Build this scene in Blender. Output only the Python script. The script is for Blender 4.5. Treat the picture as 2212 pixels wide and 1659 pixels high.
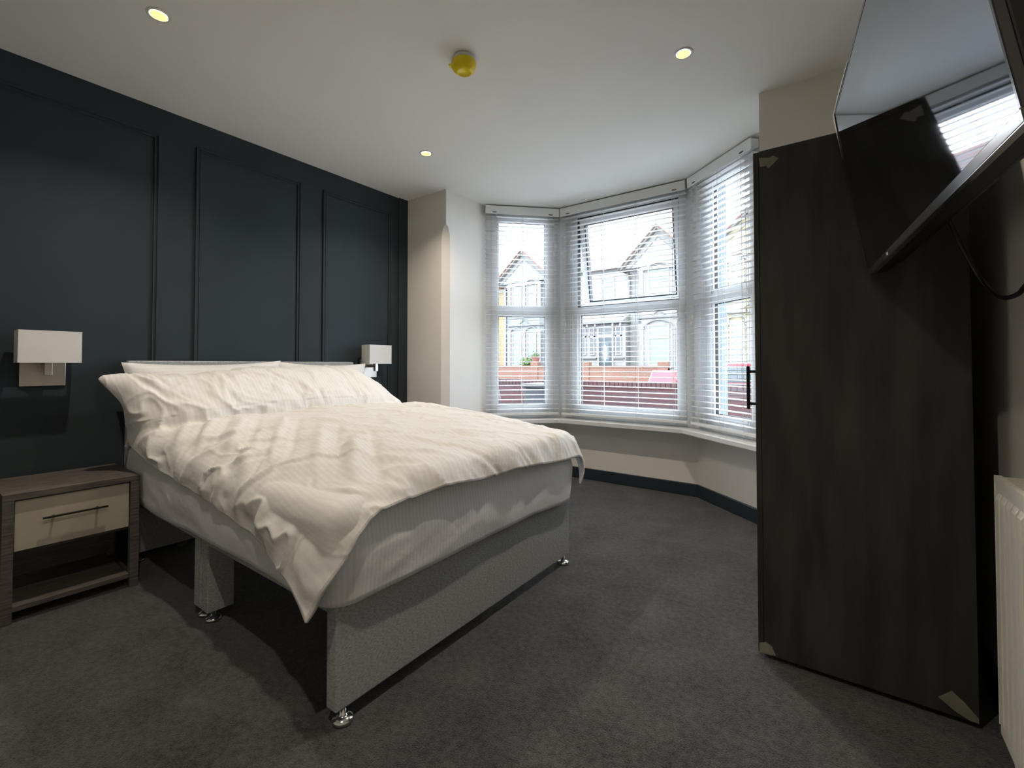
import bpy, math, random
import numpy as np
from mathutils import Vector, Matrix, noise
random.seed(7)
C = bpy.context.scene.collection
scene = bpy.context.scene
for o in list(bpy.data.objects): bpy.data.objects.remove(o)

# ------------------------------------------------------------------ camera
cam = bpy.data.objects.new('camera', bpy.data.cameras.new('camera')); C.objects.link(cam)
cam.location = (3.1632, 0.0, 1.05)
cam.rotation_euler = (math.radians(90 + 1.1805), 0, math.radians(35.989))
cam.data.sensor_width = 36; cam.data.lens = 980.4 / 2212 * 36
cam.data.shift_y = -(829.5 - 768.02) / 2212
cam.data.clip_start = 0.02; cam.data.clip_end = 300
scene.camera = cam
# ------------------------------------------------------------------ world, exposure
world = bpy.data.worlds.new('overcast_sky'); scene.world = world; world.use_nodes = True
nt = world.node_tree; nt.nodes.clear()
wo = nt.nodes.new('ShaderNodeOutputWorld'); bg = nt.nodes.new('ShaderNodeBackground')
tc = nt.nodes.new('ShaderNodeTexCoord'); wn = nt.nodes.new('ShaderNodeTexNoise'); wr = nt.nodes.new('ShaderNodeValToRGB')
wn.inputs['Scale'].default_value = 3.0; wn.inputs['Detail'].default_value = 6
wr.color_ramp.elements[0].position = .38; wr.color_ramp.elements[0].color = (.60, .76, 1.0, 1)
wr.color_ramp.elements[1].position = .62; wr.color_ramp.elements[1].color = (.93, .97, 1.0, 1)
nt.links.new(tc.outputs['Generated'], wn.inputs['Vector']); nt.links.new(wn.outputs['Fac'], wr.inputs['Fac'])
nt.links.new(wr.outputs['Color'], bg.inputs['Color']); nt.links.new(bg.outputs['Background'], wo.inputs['Surface'])
bg.inputs['Strength'].default_value = 7.6
scene.view_settings.view_transform = 'Standard'; scene.view_settings.look = 'None'
scene.view_settings.gamma = 1; scene.view_settings.use_curve_mapping = False
scene.view_settings.exposure = 0.78
SPOT_POWER = 5.6
SPOT_COLOR = (1.0, .87, .71)

# ------------------------------------------------------------------ tagging
def tag(o, label=None, cat=None, group=None, kind=None):
    if label: o['label'] = label
    if cat: o['category'] = cat
    if group: o['group'] = group
    if kind: o['kind'] = kind
    return o
def empty(name, loc=(0, 0, 0), rz=0, label=None, cat=None, group=None, kind=None):
    o = bpy.data.objects.new(name, None); C.objects.link(o)
    o.location = loc; o.rotation_euler = (0, 0, rz); o.empty_display_size = .1
    return tag(o, label, cat, group, kind)

# ------------------------------------------------------------------ materials
def mat(name, col, rough=.6, metal=0., col2=None, nscale=8., nstretch=(1, 1, 1), ndetail=4., lo=.35, hi=.65,
        bump=0., bscale=200., bdist=.002, bstretch=(1, 1, 1), spec=.5, emit=0., sheen=0.):
    m = bpy.data.materials.new(name); m.use_nodes = True; t = m.node_tree
    b = t.nodes['Principled BSDF']
    b.inputs['Base Color'].default_value = (*col, 1); b.inputs['Roughness'].default_value = rough
    b.inputs['Metallic'].default_value = metal; b.inputs['Specular IOR Level'].default_value = spec
    if sheen: b.inputs['Sheen Weight'].default_value = sheen
    tcn = t.nodes.new('ShaderNodeTexCoord')
    if col2:
        mp = t.nodes.new('ShaderNodeMapping'); mp.inputs['Scale'].default_value = nstretch
        n = t.nodes.new('ShaderNodeTexNoise'); n.inputs['Scale'].default_value = nscale; n.inputs['Detail'].default_value = ndetail
        r = t.nodes.new('ShaderNodeValToRGB'); r.color_ramp.elements[0].position = lo; r.color_ramp.elements[1].position = hi
        r.color_ramp.elements[0].color = (*col, 1); r.color_ramp.elements[1].color = (*col2, 1)
        t.links.new(tcn.outputs['Object'], mp.inputs[0]); t.links.new(mp.outputs[0], n.inputs['Vector'])
        t.links.new(n.outputs['Fac'], r.inputs['Fac']); t.links.new(r.outputs['Color'], b.inputs['Base Color'])
    if bump:
        mp = t.nodes.new('ShaderNodeMapping'); mp.inputs['Scale'].default_value = bstretch
        n = t.nodes.new('ShaderNodeTexNoise'); n.inputs['Scale'].default_value = bscale; n.inputs['Detail'].default_value = 3
        bu = t.nodes.new('ShaderNodeBump'); bu.inputs['Strength'].default_value = bump; bu.inputs['Distance'].default_value = bdist
        t.links.new(tcn.outputs['Object'], mp.inputs[0]); t.links.new(mp.outputs[0], n.inputs['Vector'])
        t.links.new(n.outputs['Fac'], bu.inputs['Height']); t.links.new(bu.outputs['Normal'], b.inputs['Normal'])
    if emit:
        b.inputs['Emission Color'].default_value = (*SPOT_COLOR, 1); b.inputs['Emission Strength'].default_value = emit
    return m
def carpet_mat():
    m = bpy.data.materials.new('charcoal_carpet'); m.use_nodes = True; t = m.node_tree; b = t.nodes['Principled BSDF']
    b.inputs['Roughness'].default_value = .95; b.inputs['Specular IOR Level'].default_value = .1; b.inputs['Sheen Weight'].default_value = .2
    tcn = t.nodes.new('ShaderNodeTexCoord'); ns = []
    for sc, det in ((210, 3), (48, 4), (5.5, 4)):
        n = t.nodes.new('ShaderNodeTexNoise'); n.inputs['Scale'].default_value = sc; n.inputs['Detail'].default_value = det
        t.links.new(tcn.outputs['Object'], n.inputs['Vector']); ns.append(n)
    def mix(a, b_, f):
        x = t.nodes.new('ShaderNodeMix'); x.data_type = 'FLOAT'; x.inputs[0].default_value = f; t.links.new(a, x.inputs[2]); t.links.new(b_, x.inputs[3]); return x.outputs[0]
    v = mix(mix(ns[0].outputs['Fac'], ns[1].outputs['Fac'], .42), ns[2].outputs['Fac'], .22)
    r = t.nodes.new('ShaderNodeValToRGB'); r.color_ramp.elements[0].position = .38; r.color_ramp.elements[1].position = .62
    r.color_ramp.elements[0].color = (.022, .022, .024, 1); r.color_ramp.elements[1].color = (.108, .107, .106, 1)
    t.links.new(v, r.inputs['Fac']); t.links.new(r.outputs['Color'], b.inputs['Base Color'])
    bu = t.nodes.new('ShaderNodeBump'); bu.inputs['Strength'].default_value = .9; bu.inputs['Distance'].default_value = .006
    t.links.new(ns[0].outputs['Fac'], bu.inputs['Height']); t.links.new(bu.outputs['Normal'], b.inputs['Normal'])
    return m
def brick_mat(name, c1, c2, mortar, rot=(math.radians(90), 0, 0), scale=1.):
    m = bpy.data.materials.new(name); m.use_nodes = True; t = m.node_tree; b = t.nodes['Principled BSDF']
    b.inputs['Roughness'].default_value = .85
    tcn = t.nodes.new('ShaderNodeTexCoord'); mp = t.nodes.new('ShaderNodeMapping'); mp.inputs['Rotation'].default_value = rot
    br = t.nodes.new('ShaderNodeTexBrick'); br.inputs['Scale'].default_value = scale
    br.inputs['Brick Width'].default_value = .225; br.inputs['Row Height'].default_value = .075
    br.inputs['Mortar Size'].default_value = .008; br.inputs['Color1'].default_value = (*c1, 1)
    br.inputs['Color2'].default_value = (*c2, 1); br.inputs['Mortar'].default_value = (*mortar, 1)
    t.links.new(tcn.outputs['Object'], mp.inputs[0]); t.links.new(mp.outputs[0], br.inputs['Vector'])
    t.links.new(br.outputs['Color'], b.inputs['Base Color'])
    return m
def stripe_cloth(name, col, col2, period=.022, rough=.75, uv=True, axis='X', wr_bump=.0):
    # woven satin stripe: the two weaves differ slightly in tone and in gloss
    m = bpy.data.materials.new(name); m.use_nodes = True; t = m.node_tree; b = t.nodes['Principled BSDF']
    tcn = t.nodes.new('ShaderNodeTexCoord'); w = t.nodes.new('ShaderNodeTexWave'); w.wave_type = 'BANDS'
    w.bands_direction = axis; w.inputs['Scale'].default_value = 1 / period * .314 ; w.inputs['Distortion'].default_value = 0
    r = t.nodes.new('ShaderNodeValToRGB'); r.color_ramp.elements[0].position = .4; r.color_ramp.elements[1].position = .6
    r.color_ramp.elements[0].color = (*col, 1); r.color_ramp.elements[1].color = (*col2, 1)
    rr = t.nodes.new('ShaderNodeMapRange'); rr.inputs['To Min'].default_value = rough; rr.inputs['To Max'].default_value = rough - .22
    n = t.nodes.new('ShaderNodeTexNoise'); n.inputs['Scale'].default_value = 14; n.inputs['Detail'].default_value = 5
    bu = t.nodes.new('ShaderNodeBump'); bu.inputs['Strength'].default_value = .35; bu.inputs['Distance'].default_value = .012
    t.links.new(tcn.outputs['UV' if uv else 'Object'], w.inputs['Vector']); t.links.new(w.outputs['Fac'], r.inputs['Fac'])
    t.links.new(w.outputs['Fac'], rr.inputs['Value']); t.links.new(rr.outputs[0], b.inputs['Roughness'])
    t.links.new(r.outputs['Color'], b.inputs['Base Color'])
    t.links.new(tcn.outputs['Object'], n.inputs['Vector']); t.links.new(n.outputs['Fac'], bu.inputs['Height'])
    t.links.new(bu.outputs['Normal'], b.inputs['Normal'])
    b.inputs['Sheen Weight'].default_value = .15
    return m
def glass_mat(name, tint=(1, 1, 1), gloss=.08):
    m = bpy.data.materials.new(name); m.use_nodes = True; t = m.node_tree; t.nodes.clear()
    o = t.nodes.new('ShaderNodeOutputMaterial'); tr = t.nodes.new('ShaderNodeBsdfTransparent'); g = t.nodes.new('ShaderNodeBsdfGlossy')
    tr.inputs['Color'].default_value = (*tint, 1); g.inputs['Roughness'].default_value = .01
    f = t.nodes.new('ShaderNodeFresnel'); f.inputs['IOR'].default_value = 1.45; mx = t.nodes.new('ShaderNodeMixShader')
    ge = t.nodes.new('ShaderNodeNewGeometry'); mu = t.nodes.new('ShaderNodeMath'); mu.operation = 'MULTIPLY'; iv = t.nodes.new('ShaderNodeMath'); iv.operation = 'SUBTRACT'; iv.inputs[0].default_value = 1
    t.links.new(ge.outputs['Backfacing'], iv.inputs[1]); t.links.new(f.outputs[0], mu.inputs[0]); t.links.new(iv.outputs[0], mu.inputs[1])
    t.links.new(mu.outputs[0], mx.inputs[0]); t.links.new(tr.outputs[0], mx.inputs[1]); t.links.new(g.outputs[0], mx.inputs[2])
    t.links.new(mx.outputs[0], o.inputs['Surface'])
    return m
def translucent_mat(name, col, trans=.25, rough=.5):
    m = bpy.data.materials.new(name); m.use_nodes = True; t = m.node_tree; b = t.nodes['Principled BSDF']
    b.inputs['Base Color'].default_value = (*col, 1); b.inputs['Roughness'].default_value = rough
    o = t.nodes['Material Output']; tl = t.nodes.new('ShaderNodeBsdfTranslucent'); tl.inputs['Color'].default_value = (*col, 1)
    mx = t.nodes.new('ShaderNodeMixShader'); mx.inputs[0].default_value = trans
    t.links.new(b.outputs[0], mx.inputs[1]); t.links.new(tl.outputs[0], mx.inputs[2]); t.links.new(mx.outputs[0], o.inputs['Surface'])
    return m

M = {}
M['navy'] = mat('navy_wall_paint', (.025, .036, .042), .75, spec=.3, col2=(.028, .040, .047), nscale=3, bump=.12, bscale=300, bdist=.0006)
M['navy_gloss'] = mat('navy_woodwork_paint', (.020, .032, .042), .35)
M['cream'] = mat('cream_wall_paint', (.78, .745, .68), .75, col2=(.80, .765, .70), nscale=2, bump=.08, bscale=250, bdist=.0006)
M['ceiling'] = mat('ceiling_paint', (.84, .84, .80), .85, col2=(.86, .86, .82), nscale=1.5, bump=.05, bscale=250, bdist=.0005)
M['carpet'] = carpet_mat()
M['upvc'] = mat('white_upvc', (.80, .82, .83), .3)
M['gasket'] = mat('black_gasket', (.01, .01, .01), .6)
M['slat'] = translucent_mat('white_slat', (.92, .92, .91), .36, .4)
M['blindwhite'] = mat('blind_white', (.82, .83, .81), .4)
M['cord'] = mat('cord_white', (.72, .72, .70), .8)
M['glass'] = glass_mat('window_glass')
M['sillw'] = mat('sill_gloss_white', (.78, .78, .76), .3)
M['linen'] = stripe_cloth('white_satin_stripe_linen', (.675, .665, .645), (.705, .695, .675), .020)
M['pillowc'] = stripe_cloth('white_satin_stripe_pillow', (.69, .68, .665), (.72, .71, .695), .020)
M['sheet'] = stripe_cloth('white_stripe_fitted_sheet', (.78, .78, .79), (.84, .84, .84), .015)
M['greyfab'] = mat('grey_woven_fabric', (.24, .255, .25), .9, col2=(.46, .48, .47), nscale=90, nstretch=(1, 1, 3.2), ndetail=6, lo=.3, hi=.7, bump=.5, bscale=500, bdist=.001, spec=.2)
M['chrome'] = mat('chrome', (.75, .75, .75), .12, 1.)
M['nickel'] = mat('brushed_nickel', (.50, .47, .42), .38, 1., bump=.1, bscale=300, bstretch=(20, 1, 1))
M['shade'] = translucent_mat('white_fabric_shade', (.80, .78, .74), .2, .8)
M['ashwood'] = mat('dark_ash_wood', (.06, .053, .047), .55, col2=(.14, .125, .11), nscale=9, nstretch=(14, 1, 14), ndetail=7, bump=.2, bscale=90, bstretch=(8, .6, 8))
M['drawer'] = mat('stone_drawer_front', (.46, .42, .34), .45, col2=(.50, .455, .37), nscale=6)
M['gunmetal'] = mat('gunmetal', (.10, .09, .085), .3, 1.)
M['wardrobe'] = mat('charcoal_wood_grain', (.028, .028, .026), .5, col2=(.066, .066, .060), nscale=3.2, nstretch=(5, 5, .8), ndetail=9, lo=.35, hi=.75, bump=.2, bscale=60, bstretch=(6, 6, .4), spec=.35)
M['black'] = mat('black_plastic', (.008, .008, .008), .4)
M['blackmetal'] = mat('black_metal', (.012, .012, .012), .35, .6)
M['tape'] = mat('masking_tape', (.22, .215, .17), .6, col2=(.29, .28, .22), nscale=30)
M['yellow'] = mat('yellow_plastic', (.85, .66, .0), .4)
M['whiteplastic'] = mat('white_plastic', (.75, .74, .72), .4)
M['radiator'] = mat('cream_enamel', (.76, .72, .64), .3)
M['bezel'] = mat('gloss_black_bezel', (.02, .02, .022), .18, .0, spec=.9)
M['greygloss'] = mat('grey_gloss_bezel', (.16, .165, .165), .15, .6)
M['screen'] = mat('glossy_screen', (.30, .32, .36), .035, 1.0)
M['film'] = mat('clear_film_edge', (.55, .55, .55), .2, .3)
M['whiterender'] = mat('white_painted_render', (0.168, 0.168, 0.1596), .9, col2=(0.1848, 0.1848, 0.1764), nscale=3)
M['greystucco'] = mat('pale_grey_stucco', (0.1344, 0.1428, 0.1411), .9)
M['yellowrender'] = mat('pale_yellow_render', (0.1848, 0.168, 0.105), .9)
M['orangerender'] = mat('apricot_render', (0.1764, 0.126, 0.063), .9)
M['trimwhite'] = mat('white_trim', (0.1932, 0.1932, 0.1907), .6)
M['stonegrey'] = mat('grey_moulding', (0.1008, 0.1008, 0.0924), .8)
M['curtain'] = mat('net_curtain_pane', (0.0756, 0.084, 0.08148), .3, col2=(0.1176, 0.1243, 0.1176), nscale=5, nstretch=(8, 1, .6))
M['greenblind'] = mat('green_venetian_pane', (0.0924, 0.1176, 0.084), .4, col2=(0.126, 0.1512, 0.1134), nscale=3, nstretch=(.3, 1, 16))
M['darkpane'] = mat('dark_glass_pane', (0.0252, 0.03192, 0.03528), .1)
M['palepane'] = mat('pale_glass_pane', (0.1008, 0.1302, 0.1243), .15)
M['doordark'] = mat('dark_teal_door', (0.01008, 0.0168, 0.02016), .3)
M['leaded'] = mat('leaded_glass', (.030, .055, .06), .2, col2=(.010, .018, .022), nscale=9)
M['tiles'] = mat('clay_roof_tiles', (0.063, 0.042, 0.0336), .9, col2=(0.1008, 0.0672, 0.0546), nscale=6, nstretch=(1, 5, 5))
M['redtiles'] = mat('red_roof_tiles', (0.084, 0.0378, 0.0294), .9, col2=(0.1176, 0.063, 0.0462), nscale=6, nstretch=(1, 5, 5))
M['bargeboard'] = mat('pale_bargeboard', (0.1008, 0.0924, 0.0798), .7)
M['brickred'] = brick_mat('dark_red_brick', (0.063, 0.02016, 0.02016), (0.0462, 0.01596, 0.01848), (0.0294, 0.02016, 0.02016))
M['brickorange'] = brick_mat('orange_brick', (0.1218, 0.04032, 0.02184), (0.1008, 0.0504, 0.03108), (0.1092, 0.084, 0.06468))
M['pathgrey'] = mat('grey_concrete', (.40, .40, .385), .9, col2=(.50, .50, .485), nscale=2)
M['asphalt'] = mat('asphalt', (.26, .26, .26), .95)
M['carred'] = mat('red_car_paint', (0.168, 0.00588, 0.01008), .2)
M['carglass'] = mat('car_glass', (0.042, 0.0546, 0.0588), .08)
M['tyre'] = mat('tyre_rubber', (.02, .02, .02), .8)
M['leaf'] = mat('green_leaves', (0.0252, 0.0588, 0.0084), .6, col2=(0.0756, 0.1092, 0.021), nscale=12)
M['terracotta'] = mat('terracotta_pot', (0.1092, 0.0336, 0.021), .7)
M['cardboard'] = mat('brown_cardboard', (0.168, 0.1176, 0.0714), .8)
M['bindark'] = mat('dark_grey_bin', (0.0168, 0.01848, 0.02184), .5)
M['bluepost'] = mat('pale_blue_masonry', (.16, .20, .23), .8)

# ------------------------------------------------------------------ mesh builder
class MB:
    def __init__(s): s.v = []; s.f = []
    def add(s, vs, fs):
        k = len(s.v); s.v += [tuple(p) for p in vs]; s.f += [tuple(i + k for i in f) for f in fs]; return s
    def box(s, x0, x1, y0, y1, z0, z1):
        return s.add([(x0, y0, z0), (x1, y0, z0), (x1, y1, z0), (x0, y1, z0), (x0, y0, z1), (x1, y0, z1), (x1, y1, z1), (x0, y1, z1)],
                     [(0, 3, 2, 1), (4, 5, 6, 7), (0, 1, 5, 4), (1, 2, 6, 5), (2, 3, 7, 6), (3, 0, 4, 7)])
    def prism(s, poly, z0, z1):           # plan polygon, counter-clockwise
        n = len(poly); vs = [(x, y, z0) for x, y in poly] + [(x, y, z1) for x, y in poly]
        return s.add(vs, [tuple(range(n - 1, -1, -1)), tuple(range(n, 2 * n))] + [(i, (i + 1) % n, n + (i + 1) % n, n + i) for i in range(n)])
    def prism_y(s, poly, y0, y1):         # polygon in x,z
        n = len(poly); vs = [(x, y0, z) for x, z in poly] + [(x, y1, z) for x, z in poly]
        return s.add(vs, [tuple(range(n)), tuple(range(2 * n - 1, n - 1, -1))] + [(i, n + i, n + (i + 1) % n, (i + 1) % n) for i in range(n)])
    def prism_x(s, poly, x0, x1):         # polygon in y,z
        n = len(poly); vs = [(x0, y, z) for y, z in poly] + [(x1, y, z) for y, z in poly]
        return s.add(vs, [tuple(range(n - 1, -1, -1)), tuple(range(n, 2 * n))] + [(i, (i + 1) % n, n + (i + 1) % n, n + i) for i in range(n)])
    def lathe(s, prof, cx=0, cy=0, cz=0, n=32):   # prof: (r,z)
        k = len(prof); vs = []
        for j in range(n):
            a = 2 * math.pi * j / n
            vs += [(cx + r * math.cos(a), cy + r * math.sin(a), cz + z) for r, z in prof]
        fs = [(j * k + i, ((j + 1) % n) * k + i, ((j + 1) % n) * k + i + 1, j * k + i + 1) for j in range(n) for i in range(k - 1)]
        fs.append(tuple(j * k for j in range(n - 1, -1, -1))); fs.append(tuple(j * k + k - 1 for j in range(n)))
        return s.add(vs, fs)
    def tube(s, path, r, n=10):
        path = [Vector(p) for p in path]; vs = []; m = len(path); up = Vector((.13, .21, .97)).normalized()
        for i, p in enumerate(path):
            d = (path[min(i + 1, m - 1)] - path[max(i - 1, 0)]).normalized()
            a = d.cross(up); a = a.normalized() if a.length > 1e-4 else Vector((1, 0, 0)); b = d.cross(a).normalized()
            vs += [tuple(p + a * r * math.cos(2 * math.pi * k / n) + b * r * math.sin(2 * math.pi * k / n)) for k in range(n)]
        fs = [(i * n + k, i * n + (k + 1) % n, (i + 1) * n + (k + 1) % n, (i + 1) * n + k) for i in range(m - 1) for k in range(n)]
        fs.append(tuple(range(n - 1, -1, -1))); fs.append(tuple((m - 1) * n + k for k in range(n)))
        return s.add(vs, fs)
    def build(s, name, m, parent=None, bevel=0, smooth=False, seg=2, uv=None):
        me = bpy.data.meshes.new(name); me.from_pydata(s.v, [], s.f)
        import bmesh
        if uv is None:
            b = bmesh.new(); b.from_mesh(me); bmesh.ops.recalc_face_normals(b, faces=b.faces); b.to_mesh(me); b.free()
        me.materials.append(m)
        if uv is not None:
            l = me.uv_layers.new(name='UVMap')
            for lp in me.loops: l.data[lp.index].uv = uv[lp.vertex_index]
        if smooth:
            for p in me.polygons: p.use_smooth = True
        o = bpy.data.objects.new(name, me); C.objects.link(o)
        if parent: o.parent = parent
        if bevel:
            bv = o.modifiers.new('bevel', 'BEVEL'); bv.width = bevel; bv.segments = seg; bv.limit_method = 'ANGLE'; bv.angle_limit = math.radians(40)
        return o
def struct(name, mb, m, label=None, bevel=0, cat='wall'):
    o = mb.build(name, m, None, bevel); return tag(o, label, cat, kind='structure')

# ------------------------------------------------------------------ bay geometry
BAY = [np.array(p, float) for p in ((.489, 3.205), (1.013, 3.73), (2.197, 3.73), (2.815, 3.20))]
RX = 2.815
def facets(d):
    ls = []
    for a, b in zip(BAY, BAY[1:]):
        t = (b - a) / np.linalg.norm(b - a); ls.append((a + np.array([-t[1], t[0]]) * d, t))
    def inter(p, t, q, s):
        k = np.linalg.solve(np.array([[t[0], -s[0]], [t[1], -s[1]]]), q - p); return p + t * k[0]
    up = np.array([0., 1.])
    return [tuple(inter(*ls[0], np.array([.489, 0.]), up)), tuple(inter(*ls[0], *ls[1])), tuple(inter(*ls[1], *ls[2])), tuple(inter(*ls[2], np.array([RX, 0.]), up))]
H = 2.529
# room shell
fb = facets(.3)
room = [(0, -1.2), (3.55, -1.2), (3.55, 2.77), (2.815, 2.77), (RX, 2.8), fb[3], fb[2], fb[1], fb[0], (.489, 2.739), (0, 2.739)]
struct('floor', MB().prism(room, -.06, 0), M['carpet'], 'charcoal grey cut pile carpet', cat='floor')
struct('ceiling', MB().prism(room, H, H + .06), M['ceiling'], 'off white plain ceiling', cat='ceiling')
struct('wall_left', MB().box(-.12, 0, -1.2, 2.739, -.06, H + .06), M['navy'], 'dark navy panelled wall behind the headboard')
struct('wall_right', MB().box(3.55, 3.67, -1.2, 3.0, -.06, H + .06), M['cream'], 'cream wall behind the wardrobe and television')
struct('wall_back', MB().box(-.12, 3.67, -1.32, -1.2, -.06, H + .06), M['cream'], 'cream wall behind the camera')
# left pier with a stopped chamfer on its corner
c = .052; p = MB(); px, py = .489, 2.739
p.prism([(-.12, 2.739), (px, 2.739), (px, 3.34), (-.12, 3.34)], 2.235, H + .06)
p.prism([(-.12, 2.739), (px - c, 2.739), (px, 2.739 + c), (px, 3.34), (-.12, 3.34)], -.06, 2.08)
ring = []
zs = [2.08, 2.13, 2.17, 2.20, 2.22, 2.235]
for z in zs:
    k = c * math.sqrt(max(0, 1 - ((z - 2.08) / .155) ** 2)); ring.append([(-.12, 2.739, z), (px - k, 2.739, z), (px, 2.739 + k + 1e-5, z), (px, 3.34, z), (-.12, 3.34, z)])
vs = [q for r in ring for q in r]
p.add(vs, [(i * 5 + j, i * 5 + (j + 1) % 5, (i + 1) * 5 + (j + 1) % 5, (i + 1) * 5 + j) for i in range(5) for j in range(5)])
struct('wall_front_left', p, M['cream'], 'cream pier left of the bay with a chamfered corner')
struct('wall_front_right', MB().prism([(2.815, 2.77), (3.67, 2.77), (3.67, 3.36), (2.815, 3.36)], -.06, H + .06), M['cream'], 'cream pier right of the bay above the wardrobe')
f0, f3, f10, fm = facets(.08), facets(.3), facets(-.10), facets(.16)
for i, nm in enumerate(('left', 'front', 'right')):
    struct('wall_bay_' + nm, MB().prism([f0[i], f0[i + 1], f3[i + 1], f3[i]][::1], -.06, .515), M['cream'], f'low cream wall under the {"centre" if nm == "front" else nm} bay window')
    g0, g3 = facets(.045), facets(.3)
    struct('trim_%d' % (i + 1), MB().prism([g0[i], g0[i + 1], g3[i + 1], g3[i]], 2.475, H), M['sillw'], f'white head trim over the {"centre" if nm == "front" else nm} bay window', cat='trim')
    s0, s1 = facets(.062), facets(.08)
    struct('baseboard_bay_' + nm, MB().prism([s0[i], s0[i + 1], s1[i + 1], s1[i]], 0, .1), M['navy_gloss'], f'navy skirting board below the {"centre" if nm == "front" else nm} bay window', .004, 'baseboard')
sp = [f10[0], f10[1], f10[2], f10[3], facets(.28)[3], facets(.28)[2], facets(.28)[1], facets(.28)[0]]
struct('trim_4', MB().prism(sp, .515, .553), M['sillw'], 'white gloss window sill running round the bay', .006, 'window sill')
struct('baseboard_left', MB().box(0, .018, -1.2, 2.739, 0, .1), M['navy_gloss'], 'navy skirting board on the panelled wall', .004, 'baseboard')
struct('baseboard_right', MB().box(3.532, 3.55, -1.2, 2.77, 0, .1), M['navy_gloss'], 'navy skirting board behind the radiator', .004, 'baseboard')
struct('baseboard_back', MB().box(0, 3.55, -1.2, -1.182, 0, .1), M['navy_gloss'], 'navy skirting board behind the camera', .004, 'baseboard')
struct('baseboard_pier', MB().box(0, .437, 2.721, 2.739, 0, .1), M['navy_gloss'], 'navy skirting board on the left pier', .004, 'baseboard')
# wall panel mouldings
k = 5
for y0, y1, wh in ((.24, .905, 'nearest the camera, over the bedside table'), (1.084, 1.747, 'in the middle, over the headboard'), (1.919, 2.56, 'nearest the bay window')):
    b = MB()
    for ins, dep, w in ((0, .013, .011), (.011, .007, .010), (.021, .010, .007)):
        a0, a1, z0, z1 = y0 + ins, y1 - ins, .42 + ins, 2.375 - ins
        b.box(0, dep, a0, a0 + w, z0, z1).box(0, dep, a1 - w, a1, z0, z1).box(0, dep, a0 + w, a1 - w, z1 - w, z1).box(0, dep, a0 + w, a1 - w, z0, z0 + w)
    struct('trim_%d' % k, b, M['navy'], 'navy panel moulding ' + wh, .0015, 'panel moulding'); k += 1
struct('trim_8', MB().box(0, .014, 2.64, 2.739, .1, H), M['navy'], 'navy upright board at the end of the panelled wall', .001, 'trim')

# ------------------------------------------------------------------ windows
def frame_rect(b, x0, x1, z0, z1, w, y0, y1):
    b.box(x0, x0 + w, y0, y1, z0, z1).box(x1 - w, x1, y0, y1, z0, z1).box(x0 + w, x1 - w, y0, y1, z1 - w, z1).box(x0 + w, x1 - w, y0, y1, z0, z0 + w)
def facet_frame(i, name, label=None, cat=None, kind=None, group=None):
    a, b = BAY[i], BAY[i + 1]; t = b - a
    return empty(name, (a[0], a[1], 0), math.atan2(t[1], t[0]), label, cat, group, kind)
glz = [(.145, .635), (.165, 1.087), (.185, .60)]
lens_ = [float(np.linalg.norm(b - a)) for a, b in zip(BAY, BAY[1:])]
for i, (g0, g1) in enumerate(glz):
    side = ('left', 'centre', 'right')[i]
    w = facet_frame(i, 'window_%d' % (i + 1), f'white framed {side} bay window' + (' with its top sash tilted open' if i == 1 else ''), 'window', 'structure')
    b = MB(); frame_rect(b, g0 - .055, g1 + .055, .553, 2.475, .055, .045, .115)
    b.box(g0 - .001, g1 + .001, .045, .115, .60, .66)              # bottom rail
    b.box(g0 - .001, g1 + .001, .045, .115, 1.53, 1.585)            # transom
    b.build('window_frame', M['upvc'], w, .004)
    for (z0, z1, nm) in ((.66, 1.53, 'lower'), (1.585, 2.42, 'upper')):
        tilt = (i == 1 and nm == 'upper')
        s = MB(); sw = .045
        frame_rect(s, g0, g1, z0, z1, .022 if not tilt else .06, .055, .105)
        if tilt:
            s = MB(); frame_rect(s, g0 + .0, g1, z0, z1, .06, -.02, .03)
            s.v = [(x, y, z - z1) for x, y, z in s.v]
            o = s.build('open_sash', M['upvc'], w, .003); o.location = (0, .095, z1); o.rotation_euler = (math.radians(8.5), 0, 0)
            gk = MB(); frame_rect(gk, g0 + .054, g1 - .054, z0 - z1 + .054, -.054, .010, -.024, .034); gk.build('gasket', M['gasket'], o)
            MB().box(g0 + .05, g1 - .05, .000, .006, z0 - z1 + .05, -.05).build('pane', M['glass'], o)
            ed = MB(); frame_rect(ed, g0 - .002, g1 + .002, z0, z1, .006, .048, .1); ed.build('gasket', M['gasket'], w)
        else:
            s.build('glazing_bead', M['upvc'], w, .003)
            gk = MB(); frame_rect(gk, g0 + .020, g1 - .020, z0 + .02, z1 - .02, .006, .068, .092); gk.build('gasket', M['gasket'], w)
            MB().box(g0 + .02, g1 - .02, .077, .083, z0 + .02, z1 - .02).build('pane', M['glass'], w)
# posts closing the gaps between the frames
def loc2w(i, x, y):
    a, b = BAY[i], BAY[i + 1]; t = (b - a) / np.linalg.norm(b - a); n = np.array([-t[1], t[0]]); q = a + t * x + n * y; return (q[0], q[1])
i6, o6 = facets(.045), facets(.17)
posts = [([i6[0], loc2w(0, glz[0][0] - .055, .045), loc2w(0, glz[0][0] - .055, .17), o6[0]], 'left end of the bay'),
         ([loc2w(0, glz[0][1] + .055, .045), i6[1], loc2w(1, glz[1][0] - .055, .045), loc2w(1, glz[1][0] - .055, .17), o6[1], loc2w(0, glz[0][1] + .055, .17)], 'between the left and centre windows'),
         ([loc2w(1, glz[1][1] + .055, .045), i6[2], loc2w(2, glz[2][0] - .055, .045), loc2w(2, glz[2][0] - .055, .17), o6[2], loc2w(1, glz[1][1] + .055, .17)], 'between the centre and right windows'),
         ([loc2w(2, glz[2][1] + .055, .045), i6[3], o6[3], loc2w(2, glz[2][1] + .055, .17)], 'right end of the bay')]
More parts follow.
